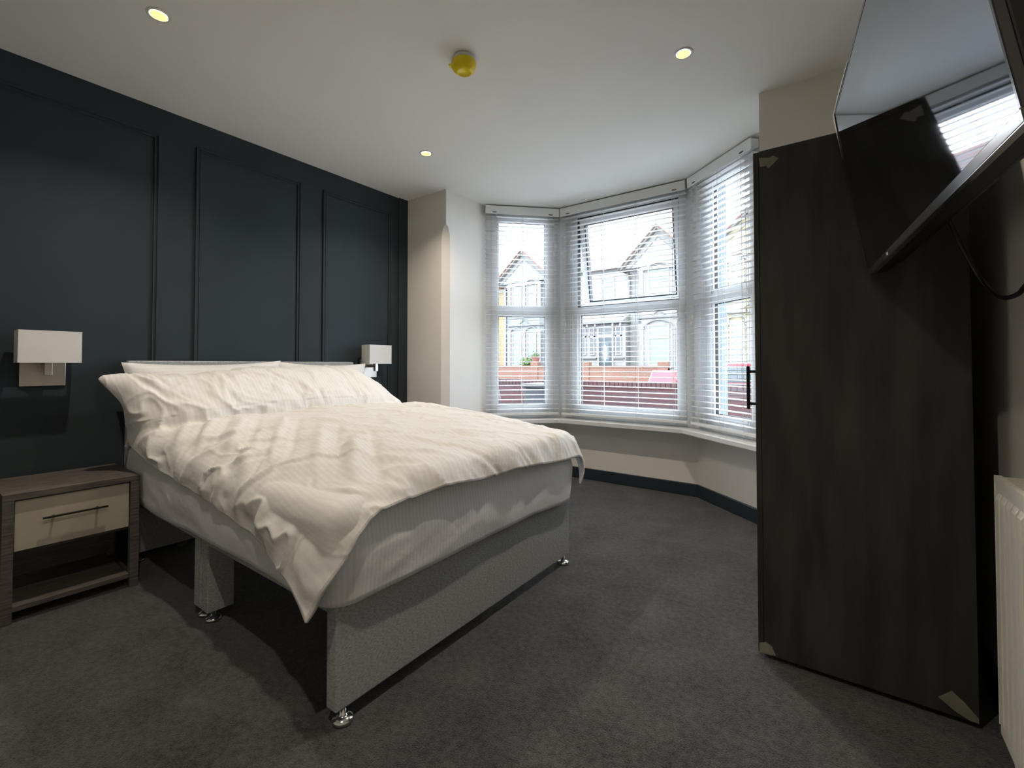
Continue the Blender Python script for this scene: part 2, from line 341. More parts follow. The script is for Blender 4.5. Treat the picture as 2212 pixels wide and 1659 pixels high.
for q, (poly, wh) in enumerate(posts):
    struct('trim_%d' % (9 + q), MB().prism(poly, .553, 2.475), M['upvc'], 'white window post at the ' + wh if 'end' in wh else 'white window post ' + wh, .003, 'window post')
# outside masonry mullion of the right facet, seen through its glass
pm = [loc2w(2, .172, .118), loc2w(2, .172, .205), loc2w(2, .02, .215), loc2w(2, .02, .172)]
struct('trim_13', MB().prism(pm, .56, 2.47), M['bluepost'], 'pale blue masonry mullion outside the right window', .01, 'masonry mullion')

# ------------------------------------------------------------------ venetian blinds
for i, (x0, x1) in enumerate(((.035, .725), (.028, 1.158), (.03, .70))):
    side = ('left', 'centre', 'right')[i]
    w = facet_frame(i, 'venetian_blind', f'white venetian blind with open slats over the {side} bay window', 'blind', None, 'venetian blinds in the bay')
    b = MB(); b.box(x0, x1, -.03, .027, 2.462, 2.515); b.build('headrail', M['blindwhite'], w, .003)
    v = MB(); v.box(x0 - .004, x1 + .004, -.038, -.031, 2.440, 2.518); v.build('valance', M['blindwhite'], w, .003)
    for xx in (x0 + .08, x1 - .08): MB().box(xx - .018, xx + .018, -.041, -.0385, 2.452, 2.460).build('valance_clip', M['gunmetal'], w)
    s = MB(); z = 2.425; a = math.radians(3.)
    while z > .63:
        # slat with a slight crown
        pr = [(-.025, -.0012), (-.0085, .0012), (.0085, .0012), (.025, -.0012), (.025, .0014), (.0085, .0038), (-.0085, .0038), (-.025, .0014)]
        dz = random.uniform(-.0008, .0008); dt = a + math.radians(random.uniform(-.5, .5))
        s.prism_x([(y * math.cos(dt) - q * math.sin(dt), z + dz + y * math.sin(dt) + q * math.cos(dt)) for y, q in pr], x0, x1)
        z -= .0435
    s.build('slats', M['slat'], w)
    MB().box(x0, x1, -.026, .026, .585, .607).build('bottom_rail', M['blindwhite'], w, .004)
    nl = 4 if i == 1 else 3
    xs = [x0 + .10 + (x1 - x0 - .20) * q / (nl - 1) for q in range(nl)]
    for xx in xs:
        l = MB(); 
        for yy in (-.027, .027): l.box(xx - .0012, xx + .0012, yy - .0008, yy + .0008, .60, 2.465)
        l.box(xx + .008, xx + .0095, -.001, .001, .60, 2.465)
        zz = 2.425
        while zz > .63: l.box(xx - .001, xx + .001, -.027, .027, zz - .0035, zz - .0025); zz -= .0435
        l.build('ladder_cord', M['cord'], w)
        MB().box(xx - .008, xx + .008, -.0275, -.014, .577, .585).build('cord_plug', M['cord'], w)
    for q, xx in enumerate((x0 + .04, x0 + .052)):
        zb = 1.38 + .05 * q
        MB().tube([(xx, -.036, 2.44), (xx, -.037, 2.0), (xx + .002, -.038, zb)], .0011, 6).build('pull_cord', M['cord'], w)
        MB().lathe([(.002, .03), (.004, .025), (.0062, .0), (.005, -.003)], xx + .002, -.038, zb - .02, 12).build('tassel', M['cord'], w, smooth=True)
    MB().tube([(x1 - .05, -.036, 2.44), (x1 - .05, -.037, 1.42)], .0011, 6).build('tilt_cord', M['cord'], w)
    MB().lathe([(.002, .03), (.004, .025), (.0062, .0), (.005, -.003)], x1 - .05, -.037, 1.40, 12).build('tassel', M['cord'], w, smooth=True)

# ------------------------------------------------------------------ ceiling downlights
glow = mat('lamp_lens', (1, .9, .8), .4); gb = glow.node_tree.nodes['Principled BSDF']
gb.inputs['Emission Color'].default_value = (1, .86, .62, 1); gb.inputs['Emission Strength'].default_value = 60
ring = mat('warm_reflector', (1, .7, .3), .3); rb = ring.node_tree.nodes['Principled BSDF']
rb.inputs['Emission Color'].default_value = (1, .50, .10, 1); rb.inputs['Emission Strength'].default_value = 2.2
for (x, y, lab) in ((.846, .65, 'recessed ceiling spotlight over the near side of the bed, left of the alarm'), (.83, 2.19, 'recessed ceiling spotlight farthest from the camera, above the far side of the bed'),
                    (2.573, 2.197, 'recessed ceiling spotlight in front of the bay, right of the alarm'), (2.573, .10, 'recessed ceiling spotlight almost overhead, outside the photograph')):
    t = empty('ceiling_spotlight', (x, y, H), 0, 'lit ' + lab, 'ceiling light', 'recessed spotlights in the ceiling')
    MB().lathe([(.030, -.001), (.0335, -.004), (.0425, -.0035), (.0445, -.0005), (.044, 0), (.030, 0)], n=40).build('bezel', M['whiteplastic'], t, smooth=True)
    MB().lathe([(.0001, -.0032), (.030, -.0032), (.030, -.001), (.0001, -.001)], n=32).build('lens', glow, t)
    MB().lathe([(.0225, -.0036), (.0305, -.0042), (.0305, -.0034), (.0225, -.0030)], n=32).build('reflector', ring, t)
    ld = bpy.data.lights.new('spot_lamp', 'AREA'); ld.shape = 'DISK'; ld.size = .05; ld.energy = SPOT_POWER; ld.spread = math.radians(128); ld.color = SPOT_COLOR
    lo = bpy.data.objects.new('lamp', ld); C.objects.link(lo); lo.parent = t; lo.location = (0, 0, -.008)

# ------------------------------------------------------------------ smoke alarm with yellow dust cover
t = empty('smoke_alarm', (1.71, 1.61, H), 0, 'white round ceiling alarm wearing a bright yellow dust cover', 'smoke alarm')
MB().lathe([(.050, 0), (.052, -.004), (.052, -.022), (.049, -.028), (.0001, -.028)], n=40).build('alarm_base', M['whiteplastic'], t, smooth=True)
cv = MB(); n = 40; prof = [(.0545, -.020), (.0575, -.030), (.055, -.044), (.047, -.062), (.036, -.072), (.031, -.074), (.029, -.069), (.0001, -.069)]
cv.lathe(prof, n=n)
cv.v = [(x * (1 + .16 * max(0, -x / .055) ** 3), y * (1 + .0 * y), z) for x, y, z in cv.v]
co = cv.build('dust_cover', M['yellow'], t, smooth=True); 
tb = MB().box(-.078, -.052, -.012, .012, -.032, -.022).build('pull_tab', M['yellow'], t, .003)
tb.rotation_euler = (0, 0, math.radians(20)); co.rotation_euler = (0, 0, math.radians(20))
MB().lathe([(.0001, .0), (.004, 0), (.004, -.002), (.0001, -.002)], n=12).build('vent_hole', M['black'], co).location = (.045, -.012, -.05)

# ------------------------------------------------------------------ wall lamps
def sconce(y, label):
    t = empty('wall_lamp', (0, y, 1.0), 0, label, 'wall lamp', 'nickel wall lamps with white box shades')
    MB().box(0, .012, -.084, .076, -.053, .10).build('back_plate', M['nickel'], t, .002)
    MB().box(.012, .085, -.012, .012, .03, .054).build('arm', M['nickel'], t, .001)
    MB().box(.085, .112, -.0135, .0135, -.0, .20).build('stem', M['nickel'], t, .0015)
    s = MB(); z0, z1 = .06, .21; a, b_, c0, c1 = -.108, .106, .060, .165; th = .002
    s.box(c0, c1, a, a + th, z0, z1).box(c0, c1, b_ - th, b_, z0, z1).box(c1 - th, c1, a + th, b_ - th, z0, z1).box(c0, c0 + th, a + th, b_ - th, z0, z1)
    sh = s.build('lamp_shade', M['shade'], t, .0008)
    for zz in (z0, z1 - .004):
        r = MB(); r.box(c0 - .0006, c1 + .0006, a - .0006, a + th, zz, zz + .004).box(c0 - .0006, c1 + .0006, b_ - th, b_ + .0006, zz, zz + .004).box(c1 - th, c1 + .0006, a, b_, zz, zz + .004)
        r.build('shade_rim', M['whiteplastic'], sh)
    MB().lathe([(.0001, 0), (.014, 0), (.014, .03), (.03, .07), (.026, .1), (.0001, .11)], .1, 0, .075, 20).build('bulb', M['whiteplastic'], t, smooth=True)
sconce(.452, 'wall lamp with white box shade above the bedside table')
sconce(2.335, 'wall lamp with white box shade near the bay window, right of the pillows')

# ------------------------------------------------------------------ bedside table
t = empty('bedside_table', (0, .5, 0), 0, 'dark grey wood bedside table with one pale drawer and an open shelf', 'bedside table')
Y0, Y1, X0, X1, ZT = -.22, .222, .022, .435, .525
MB().box(X0, X1, Y0, Y1, ZT - .028, ZT).build('table_top', M['ashwood'], t, .002)
for y in (Y0, Y1 - .034):
    p = MB(); p.box(X0, X0 + .034, y, y + .034, 0, ZT - .028).box(X1 - .034, X1, y, y + .034, 0, ZT - .028).box(X0 + .034, X1 - .034, y + .01, y + .026, .0, .055).box(X0 + .034, X1 - .034, y + .004, y + .03, .27, ZT - .028)
    p.build('side_frame', M['ashwood'], t, .0015)
MB().box(X0, X1 - .034, Y0 + .034, Y1 - .034, .27, .282).build('drawer_bottom', M['ashwood'], t)
MB().box(X0, X0 + .012, Y0 + .034, Y1 - .034, .05, ZT - .028).build('back_panel', M['ashwood'], t)
MB().box(X0 + .012, X1 - .006, Y0 + .034, Y1 - .034, .045, .066).build('shelf', M['ashwood'], t, .0015)
d = MB().box(X1 - .035, X1 - .012, Y0 + .037, Y1 - .037, .286, ZT - .033).build('drawer', M['drawer'], t, .0015)
hd = MB().box(X1 - .008 + .014, X1 - .008 + .022, -.105, .105, .402, .410); hd.box(X1 - .012, X1 + .01, -.075, -.067, .403, .409).box(X1 - .012, X1 + .01, .067, .075, .403, .409)
hd.build('handle', M['gunmetal'], d, .001)

# ------------------------------------------------------------------ bed base (divan)
BX0, BX1, BY0, BY1, BZ = .07, 1.978, .772, 2.152, .368
t = empty('divan_bed_base', (0, 0, 0), 0, 'grey fabric divan bed base on chrome feet with open space beneath', 'bed base')
MB().box(BX0, 1.018, BY0, BY1, .322, BZ).build('platform', M['greyfab'], t, .004)
MB().box(1.022, BX1 - .05, BY0, BY1, .322, BZ).build('platform', M['greyfab'], t, .004)
MB().box(BX1 - .05, BX1, BY0, BY1, .047, BZ).build('foot_panel', M['greyfab'], t, .006, seg=3)
MB().box(.0705, .12, BY0 + .02, BY1 - .02, .047, .322).build('head_end_panel', M['greyfab'], t, .004)
for yy in (BY0 + .001, BY1 - .101):
    MB().box(.952, 1.017, yy, yy + .1, .047, .322).build('centre_leg', M['greyfab'], t, .004)
    MB().box(1.023, 1.088, yy, yy + .1, .047, .322).build('centre_leg', M['greyfab'], t, .004)
def glide(x, y): 
    MB().lathe([(.0001, 0), (.026, 0), (.031, .004), (.032, .010), (.028, .016), (.018, .020), (.010, .024), (.009, .047), (.0001, .047)], x, y, 0, 28).build('chrome_glide', M['chrome'], t, smooth=True)
for yy in (BY0 + .035, BY1 - .035):
    for xx in (BX1 - .018, 1.055, .985, .1): glide(xx, yy)
# headboard
t = empty('headboard', (0, 0, 0), 0, 'low grey fabric headboard behind the pillows', 'headboard')
MB().box(.019, .066, .760, 2.152, .3, 1.073).build('headboard_panel', M['greyfab'], t, .008, seg=3)
for yy in (1.0, 1.9): MB().box(.028, .055, yy, yy + .05, 0, .31).build('strut', M['ashwood'], t)

# ------------------------------------------------------------------ mattress under fitted sheet
def fbm(p, s, o=3): return noise.fractal(Vector(p) * s, 1.0, 2.0, o)
NU, NV = 150, 44
x0, x1, y0, y1, z0, z1 = .085, 2.008, .748, 2.160, .3695, .632
cx, cy = (x0 + x1) / 2, (y0 + y1) / 2; R = .085
def rr_pt(s):   # rounded rectangle perimeter point for s in 0..1
    a, b = (x1 - x0) / 2 - R, (y1 - y0) / 2 - R; L = [2 * b, math.pi / 2 * R, 2 * a, math.pi / 2 * R] * 2
    T = sum(L); q = s * T
    cs = [(a, -b, 0), None, None, None]
    segs = [((a + R, -b), (0, 1), None), ((a, b), 0, 1), ((a, b + R), (-1, 0), None), ((-a, b), 90, 1), ((-a - R, b), (0, -1), None), ((-a, -b), 180, 1), ((-a, -b - R), (1, 0), None), ((a, -b), 270, 1)]
    for (o, d, arc), l in zip(segs, [2 * b, math.pi / 2 * R, 2 * a, math.pi / 2 * R, 2 * b, math.pi / 2 * R, 2 * a, math.pi / 2 * R]):
        if q <= l + 1e-9:
            if arc: an = math.radians(d) + q / R; return (o[0] + R * math.cos(an), o[1] + R * math.sin(an)), (math.cos(an), math.sin(an)), s * T
            nn = (d[1], -d[0]); return (o[0] + d[0] * q, o[1] + d[1] * q), nn, s * T
        q -= l
    return (a + R, -b), (1, 0), T
NP = 360; prof = []
for k in range(25):
    f = k / 24
    if f < .12: q = f / .12; prof.append((-.05 * (1 - q), 0.0 + .0 * q))
    else:
        q = (f - .12) / .88
        if q < .72: prof.append((.012 * math.sin(math.pi * q / .72), (z1 - z0 - .04) * q / .72))
        else: an = (q - .72) / .28 * math.pi / 2; prof.append((-.05 * (1 - math.cos(an)), (z1 - z0 - .04) + .04 * math.sin(an)))
b = MB(); uv = []; K = len(prof)
for j in range(NP):
    (px_, py_), nn, arc = rr_pt(j / NP)
    for k, (o, z) in enumerate(prof):
        h = z / (z1 - z0)
        wv = .005 * fbm((px_ + cx + 3, py_ + cy, z * 2.4), 3.0) + .007 * (1 - abs(noise.noise(Vector((px_ * 2.2 + 4, py_ * 2.2, z * 13 + (px_ - py_) * 1.5))))) ** 5 * max(0, noise.noise(Vector((px_ * 1.5, py_ * 1.5, 8.))) + .35) * 1.6
        droop = (-.010 - .030 * max(0, noise.noise(Vector((px_ * 1.7 + 5, py_ * 1.7, 1.3))))) * (1 - h / .5) if 0 < k and h < .5 else 0
        lump = 0
        ww = wv * (1 if 0 < k else .3)
        b.v.append((cx + px_ + nn[0] * (o + ww), cy + py_ + nn[1] * (o + ww), z0 + z + droop)); uv.append((arc, z))
for j in range(NP):
    for k in range(K - 1):
        b.f.append((j * K + k, ((j + 1) % NP) * K + k, ((j + 1) % NP) * K + k + 1, j * K + k + 1))
b.f.append(tuple(j * K + K - 1 for j in range(NP))); b.f.append(tuple(j * K for j in range(NP - 1, -1, -1)))
mt = b.build('mattress', M['sheet'], None, smooth=True, uv=uv)
tag(mt, 'thick mattress in a white striped fitted sheet on the grey divan base', 'mattress')

# ------------------------------------------------------------------ duvet
def catmull(P, t):
    n = len(P) - 1; x = min(max(t, 0), 1) * n; i = min(int(x), n - 1); f = x - i
    p0, p1, p2, p3 = P[max(i - 1, 0)], P[i], P[i + 1], P[min(i + 2, n)]
    return .5 * ((2 * p1) + (-p0 + p2) * f + (2 * p0 - 5 * p1 + 4 * p2 - p3) * f * f + (-p0 + 3 * p1 - 3 * p2 + p3) * f ** 3)
# rows run from the pillows to the foot; each row runs from the near hem to the far hem (metres)
rows = [
 [(.24,.655,.93),(.22,.76,.925),(.21,.95,.945),(.20,1.2,.975),(.20,1.5,.98),(.20,1.8,.975),(.20,2.02,.94),(.20,2.12,.86),(.20,2.2,.76)],
 [(.275,.598,.975),(.30,.73,.985),(.31,.93,.990),(.31,1.15,1.018),(.32,1.45,1.032),(.32,1.75,1.035),(.32,1.98,1.005),(.33,2.12,.925),(.34,2.22,.81)],
 [(.32,.675,.86),(.38,.73,.925),(.42,.93,.955),(.43,1.15,.985),(.44,1.45,1.0),(.44,1.75,1.0),(.44,1.98,.965),(.44,2.12,.895),(.44,2.225,.80)],
 [(.30,.695,.755),(.45,.735,.79),(.565,.93,.83),(.575,1.15,.85),(.59,1.45,.86),(.60,1.75,.86),(.60,1.98,.85),(.59,2.12,.83),(.55,2.22,.76)],
 [(.33,.70,.665),(.50,.745,.725),(.605,.93,.765),(.625,1.15,.765),(.64,1.45,.768),(.65,1.75,.770),(.65,1.98,.78),(.65,2.14,.78),(.65,2.22,.70)],
 [(.60,.715,.590),(.68,.75,.69),(.70,.93,.785),(.72,1.15,.795),(.74,1.45,.803),(.76,1.75,.803),(.83,1.98,.80),(.83,2.14,.785),(.83,2.22,.68)],
 [(.90,.72,.560),(.95,.75,.665),(1.0,.92,.755),(1.02,1.15,.785),(1.03,1.45,.800),(1.04,1.75,.80),(1.04,1.98,.80),(1.04,2.14,.775),(1.04,2.22,.66)],
 [(1.20,.725,.530),(1.22,.75,.645),(1.25,.90,.735),(1.27,1.15,.77),(1.28,1.45,.785),(1.28,1.75,.785),(1.28,1.98,.785),(1.28,2.14,.76),(1.28,2.22,.64)],
 [(1.45,.72,.500),(1.46,.745,.625),(1.48,.88,.715),(1.50,1.12,.755),(1.52,1.45,.765),(1.52,1.75,.765),(1.52,1.98,.765),(1.52,2.14,.74),(1.52,2.22,.62)],
 [(1.62,.715,.475),(1.65,.735,.60),(1.68,.85,.69),(1.71,1.08,.735),(1.73,1.42,.745),(1.73,1.75,.742),(1.73,1.98,.742),(1.73,2.14,.715),(1.73,2.22,.60)],
 [(1.76,.705,.435),(1.81,.725,.57),(1.86,.82,.665),(1.88,1.05,.715),(1.90,1.40,.725),(1.90,1.72,.722),(1.90,1.98,.72),(1.90,2.15,.70),(1.90,2.22,.58)],
 [(1.87,.69,.40),(1.95,.735,.54),(1.985,.83,.640),(2.00,1.03,.69),(2.01,1.38,.695),(2.01,1.70,.695),(2.01,1.97,.69),(2.00,2.15,.67),(2.0,2.22,.54)],
 [(1.965,.680,.345),(2.035,.755,.500),(2.050,.845,.605),(2.058,1.02,.635),(2.062,1.33,.622),(2.062,1.62,.612),(2.062,1.93,.585),(2.06,2.15,.565),(2.05,2.155,.425)],
]
G = [[np.array(p, float) for p in r] for r in rows]
NU, NV = 300, 220
P = np.zeros((NU, NV, 3))
for j in range(NV):
    v = j / (NV - 1)
    col = [catmull(r, v) for r in G]
    for i in range(NU): P[i, j] = catmull(col, i / (NU - 1))
du = np.gradient(P, axis=0); dv = np.gradient(P, axis=1); N = np.cross(du, dv); N /= np.linalg.norm(N, axis=2, keepdims=True) + 1e-9
if N[NU // 2, NV // 2, 2] < 0: N = -N
U = np.cumsum(np.linalg.norm(du, axis=2), axis=0)[:, NV // 2][:, None] * np.ones((1, NV)); V = np.cumsum(np.linalg.norm(dv, axis=2), axis=1)[NU // 2][None, :] * np.ones((NU, 1))
def crease(x, y, ax, ay, bx, by, w, h):     # ridge along a segment, tapering at the ends
    dx, dy = bx - ax, by - ay; L = math.hypot(dx, dy); s = ((x - ax) * dx + (y - ay) * dy) / L / L; d = abs((x - ax) * dy - (y - ay) * dx) / L
    if s < 0 or s > 1: return 0
    return h * math.exp(-(d / w) ** 2) * math.sin(math.pi * s) ** .7
random.seed(11); cr = []
for _ in range(80):                          # long soft pulls radiating to the hanging near corner and along the bed
    ax = random.uniform(.35, 1.9); ay = random.uniform(.75, 2.1); an = random.choice([random.uniform(-.5, .2), random.uniform(1.2, 1.9), random.uniform(-.9, -.3)])
    l = random.uniform(.10, .42); cr.append((ax, ay, ax + l * math.cos(an), ay + l * math.sin(an), random.uniform(.005, .010), random.uniform(-.006, .0065)))
for (ax, ay, bx, by) in ((.75, 1.05, 1.25, .78), (.95, 1.15, 1.5, .80), (.62, .98, 1.0, .76), (1.2, 1.2, 1.75, .84), (1.45, 1.2, 1.88, .88), (.5, .9, .8, .76), (1.1, .95, 1.45, .745), (1.6, 1.1, 1.95, .86)):
    cr.append((ax, ay, bx, by, .026, .014)); cr.append((ax + .05, ay + .05, bx + .05, by + .05, .014, -.009))
V_, UVs, F = [], [], []
for i in range(NU):
    for j in range(NV):
        p = P[i, j]; x, y, z = p; edge = min(j, NV - 1 - j, 12) / 12; edi = min(NU - 1 - i, 10) / 10
        a = math.radians(-28); xr, yr = x * math.cos(a) - y * math.sin(a), x * math.sin(a) + y * math.cos(a)
        near = math.exp(-((y - .74) / .22) ** 2)
        w1 = fbm((xr * .8, yr * 2.3, z * 1.2), 2.6, 3)
        rg = 1 - abs(noise.noise(Vector((xr * 2.2 + .7 * w1, yr * 6.5 + 1.1 * w1, z * 2 + 4.))))
        rg2 = 1 - abs(noise.noise(Vector((x * 5.5 + w1, y * 4.0 - w1 + 9, 2.))))
        h = .013 * w1 + .008 * (rg ** 6 - .25) * (1 + 1.6 * near) + .0045 * (rg2 ** 9)
        if z < 1.02 and x > .28: h += sum(crease(x, y, *q) for q in cr)
        if i < 78: h += .008 * (1 - abs(noise.noise(Vector((y * 11 + 2 * w1, z * 2.2, 7.))))) ** 7
        if y < .80: h += .006 * math.sin(x * 17 + 2.2 * w1 + 9 * z) * min(1, (.80 - y) / .08)
        if i > NU - 34: h += .007 * math.sin(y * 17 + 3 * w1) * (i - NU + 34) / 34
        n_ = N[i, j]; q = p + n_ * h * (.35 + .65 * edge)
        if j < 2 or j > NV - 3 or i > NU - 3: q = q - n_ * .004
        # keep the cloth outside the mattress (rounded box)
        rr = .06; hx, hy, hz = (2.016 - .07) / 2 - rr, (2.168 - .738) / 2 - rr, (.645 - .30) / 2 - rr
        c3 = np.array([(2.016 + .07) / 2, (2.168 + .738) / 2, (.645 + .30) / 2]); e3 = q - c3; qq = np.clip(e3, [-hx, -hy, -hz], [hx, hy, hz]); dd = e3 - qq; dl = np.linalg.norm(dd)
        if dl < 1e-6: dd = np.array([0, 0, 1.]); dl = 1e-6; q = np.array([q[0], q[1], .645 + .012])
        elif dl < rr + .012: q = c3 + qq + dd / dl * (rr + .012)
        V_.append(tuple(q)); UVs.append((V[i, j], U[i, j]))
for i in range(NU - 1):
    for j in range(NV - 1): F.append((i * NV + j, (i + 1) * NV + j, (i + 1) * NV + j + 1, i * NV + j + 1))
b = MB(); b.v = V_; b.f = F
dv_o = b.build('duvet', M['linen'], None, smooth=True, uv=UVs)
so = dv_o.modifiers.new('thickness', 'SOLIDIFY'); so.thickness = .011; so.offset = -1
tag(dv_o, 'white satin stripe duvet spread over the bed, one corner hanging off its near side', 'duvet')

# ------------------------------------------------------------------ pillows
def pillow(name, cy_, wy, hz, th, base, lean, label, seed, roll=0):
    b = MB(); uv = []; n, m = 56, 40
    for side in (1, -1):
        for i in range(n + 1):
            for j in range(m + 1):
                u, v = -1 + 2 * i / n, -1 + 2 * j / m
                pu = (1 - abs(u) ** 2.6) ; pv = (1 - abs(v) ** 2.6)
                t_ = max(0, pu * pv) ** .55
                yy = u * wy / 2 * (1 - .07 * (1 - v * v)); zz = v * hz / 2 * (1 - .10 * (1 - u * u))
                w = noise.fractal(Vector((yy * 5 + seed, zz * 5, side)), 1, 2, 3)
                xx = side * (th / 2 * t_ + .010 * w * min(1, t_ * 2)) + .003 * noise.noise(Vector((yy * 30, zz * 30, seed)))
                b.v.append((xx, yy, zz)); uv.append((zz, yy))
    def idx(s, i, j): return s * (n + 1) * (m + 1) + i * (m + 1) + j
    for s in (0, 1):
        for i in range(n):
            for j in range(m):
                q = (idx(s, i, j), idx(s, i + 1, j), idx(s, i + 1, j + 1), idx(s, i, j + 1)); b.f.append(q if s == 0 else q[::-1])
    o = b.build(name, M['pillowc'], None, smooth=True, uv=uv)
    o.matrix_world = Matrix.Translation(Vector((base[0], cy_, base[1]))) @ Matrix.Rotation(roll, 4, 'X') @ Matrix.Rotation(lean, 4, 'Y')
    return tag(o, label, 'pillow', 'back pillows against the headboard')
pillow('pillow', 1.135, .83, .44, .15, (.152, .852), math.radians(-6), 'white pillow against the headboard on the near side, toward the bedside table', 1, math.radians(1))
pillow('pillow', 1.86, .70, .42, .15, (.150, .858), math.radians(-6), 'white pillow against the headboard on the far side, toward the bay window', 5, math.radians(-1))

# ------------------------------------------------------------------ wardrobe
WX0, WX1, WY0, WY1, WZ = 2.908, 3.471, 1.86, 2.735, 1.83
t = empty('wardrobe', (0, 0, 0), 0, 'tall charcoal wood grain wardrobe beside the bay with black bar handles', 'wardrobe')
def bx(n, *a, m='wardrobe', p=t, bv=.0015): return MB().box(*a).build(n, M[m], p, bv)
bx('side_panel', WX0 + .019, WX1, WY0, WY0 + .018, .018, WZ - .018); bx('side_panel', WX0 + .019, WX1, WY1 - .018, WY1, .018, WZ - .018)
bx('top_panel', WX0 + .019, WX1, WY0, WY1, WZ - .018, WZ)
bx('base_panel', WX0 + .019, WX1, WY0 + .018, WY1 - .018, .07, .088)
bx('back_panel', WX1 - .012, WX1 - .004, WY0 + .018, WY1 - .018, .088, WZ - .018, m='black')
bx('shelf', WX0 + .04, WX1 - .02, WY0 + .018, WY1 - .018, 1.5, 1.518)
bx('plinth', WX0 + .05, WX1 - .03, WY0 + .03, WY1 - .03, .0, .07, m='black')
ym = (WY0 + WY1) / 2
for a0, a1, hy in ((WY0 + .001, ym - .0015, ym - .05), (ym + .0015, WY1 - .001, ym + .04)):
    d = bx('door', WX0, WX0 + .018, a0, a1, .02, WZ - .002)
    hy = WY0 + .045 if a0 < ym - .1 else WY1 - .045
    h = MB().tube([(WX0 - .030, hy, .885), (WX0 - .030, hy, 1.045)], .006, 12)
    h.tube([(WX0, hy, .905), (WX0 - .03, hy, .905)], .005, 10).tube([(WX0, hy, 1.025), (WX0 - .03, hy, 1.025)], .005, 10)
    h.build('handle', M['blackmetal'], d, smooth=False)
def tape(poly):
    q = MB().prism_y(poly, WY0 - .0012, WY0 - .0002); return q.build('tape', M['tape'], t)
tape([(2.912, .020), (2.912, .052), (2.934, .062), (2.952, .052), (2.963, .024), (2.945, .020)])
tape([(3.470, .020), (3.470, .034), (3.440, .068), (3.414, .090), (3.384, .060), (3.42, .034), (3.452, .020)])
tape([(2.926, 1.806), (2.962, 1.797), (2.972, 1.803), (2.990, 1.788), (2.968, 1.768), (2.957, 1.760), (2.950, 1.772), (2.932, 1.770)])

# ------------------------------------------------------------------ radiator
t = empty('radiator', (3.532, 1.0, 0), 0, 'cream steel panel radiator low on the right wall at the frame edge', 'radiator')
ry0, ry1, rz0, rz1 = -.55, .525, .20, .79
def panel(x, nm):
    b = MB(); n = 26; pitch = (ry1 - ry0 - .04) / n
    b.box(x, x + .008, ry0, ry1, rz0, rz1)
    for k in range(n):
        a = ry0 + .02 + k * pitch
        b.prism_y([(x + .001, rz0 + .03), (x - .006, rz0 + .045), (x - .006, rz1 - .045), (x + .001, rz1 - .03)], a + .006, a + pitch - .006)
    return b.build(nm, M['radiator'], t, .002)
panel(-.082, 'front_panel'); MB().box(-.026, -.018, ry0, ry1, rz0, rz1).build('rear_panel', M['radiator'], t, .002)
g = MB()
for k in range(60): a = ry0 + .02 + k * (ry1 - ry0 - .04) / 60; g.box(-.072, -.028, a, a + .004, rz1 - .004, rz1 + .002)
g.box(-.084, -.072, ry0, ry1, rz1 - .012, rz1 + .003).box(-.028, -.016, ry0, ry1, rz1 - .012, rz1 + .003)
g.build('top_grille', M['radiator'], t)
for a in (ry0 - .002, ry1): MB().box(-.084, -.016, a, a + .002, rz0 + .02, rz1).build('side_cover', M['radiator'], t, .001)
MB().box(-.055, -.045, ry1 + .0, ry1 + .02, rz0 - .02, rz0 + .04).build('valve', M['whiteplastic'], t, .002)
MB().tube([(-.05, ry1 + .012, .0), (-.05, ry1 + .012, rz0)], .008, 12).build('pipe', M['whiteplastic'], t)
MB().box(-.019, .012, -.3, -.26, .3, .7).build('wall_bracket', M['radiator'], t); MB().box(-.019, .012, .26, .3, .3, .7).build('wall_bracket', M['radiator'], t)

# ------------------------------------------------------------------ television on tilting wall bracket
P2 = Vector((3.238, 1.838, 1.334)); ex = (Vector((3.358, .853, 1.363)) - P2); TW = ex.length; ex.normalize()
up = Vector((3.151, 1.843, 1.880)) - P2; TH = up.length; up = (up - ex * up.dot(ex)).normalized(); nn = up.cross(ex).normalized()
if nn.x > 0: nn = -nn
t = empty('television', (0, 0, 0), 0, 'black wall mounted television tilted down beside the wardrobe, reflecting the bay', 'television')
t.matrix_world = Matrix(((ex.x, up.x, nn.x, P2.x), (ex.y, up.y, nn.y, P2.y), (ex.z, up.z, nn.z, P2.z), (0, 0, 0, 1)))
bz = MB(); w = .008; wb = .019
bz.box(0, w, wb, TH - w, -.012, .0005).box(TW - w, TW, wb, TH - w, -.012, .0005).box(0, TW, TH - w, TH, -.012, .0005)
bz.build('bezel', M['bezel'], t, .0015)
MB().box(0, TW, 0, wb, -.014, .0012).build('bottom_bezel', M['greygloss'], t, .0015)
MB().box(w, TW - w, wb, TH - w, -.006, -.0006).build('screen', M['screen'], t)
MB().box(0, TW, -.0012, .0, -.012, .0008).build('bottom_trim', M['chrome'], t)
MB().box(.25, .262, .006, .013, .0012, .0016).build('badge', M['whiteplastic'], t)
MB().box(.002, TW - .002, .002, TH - .002, -.050, -.012).build('back_casing', M['black'], t, .004)
MB().prism([(.06, .01), (TW - .03, .01), (TW - .06, TH - .10), (.10, TH - .10)], -.076, -.050).build('rear_bulge', M['black'], t, .01)
MB().box(TW / 2 - .11, TW / 2 + .11, .12, .36, -.088, -.076).build('mount_plate', M['blackmetal'], t, .002)
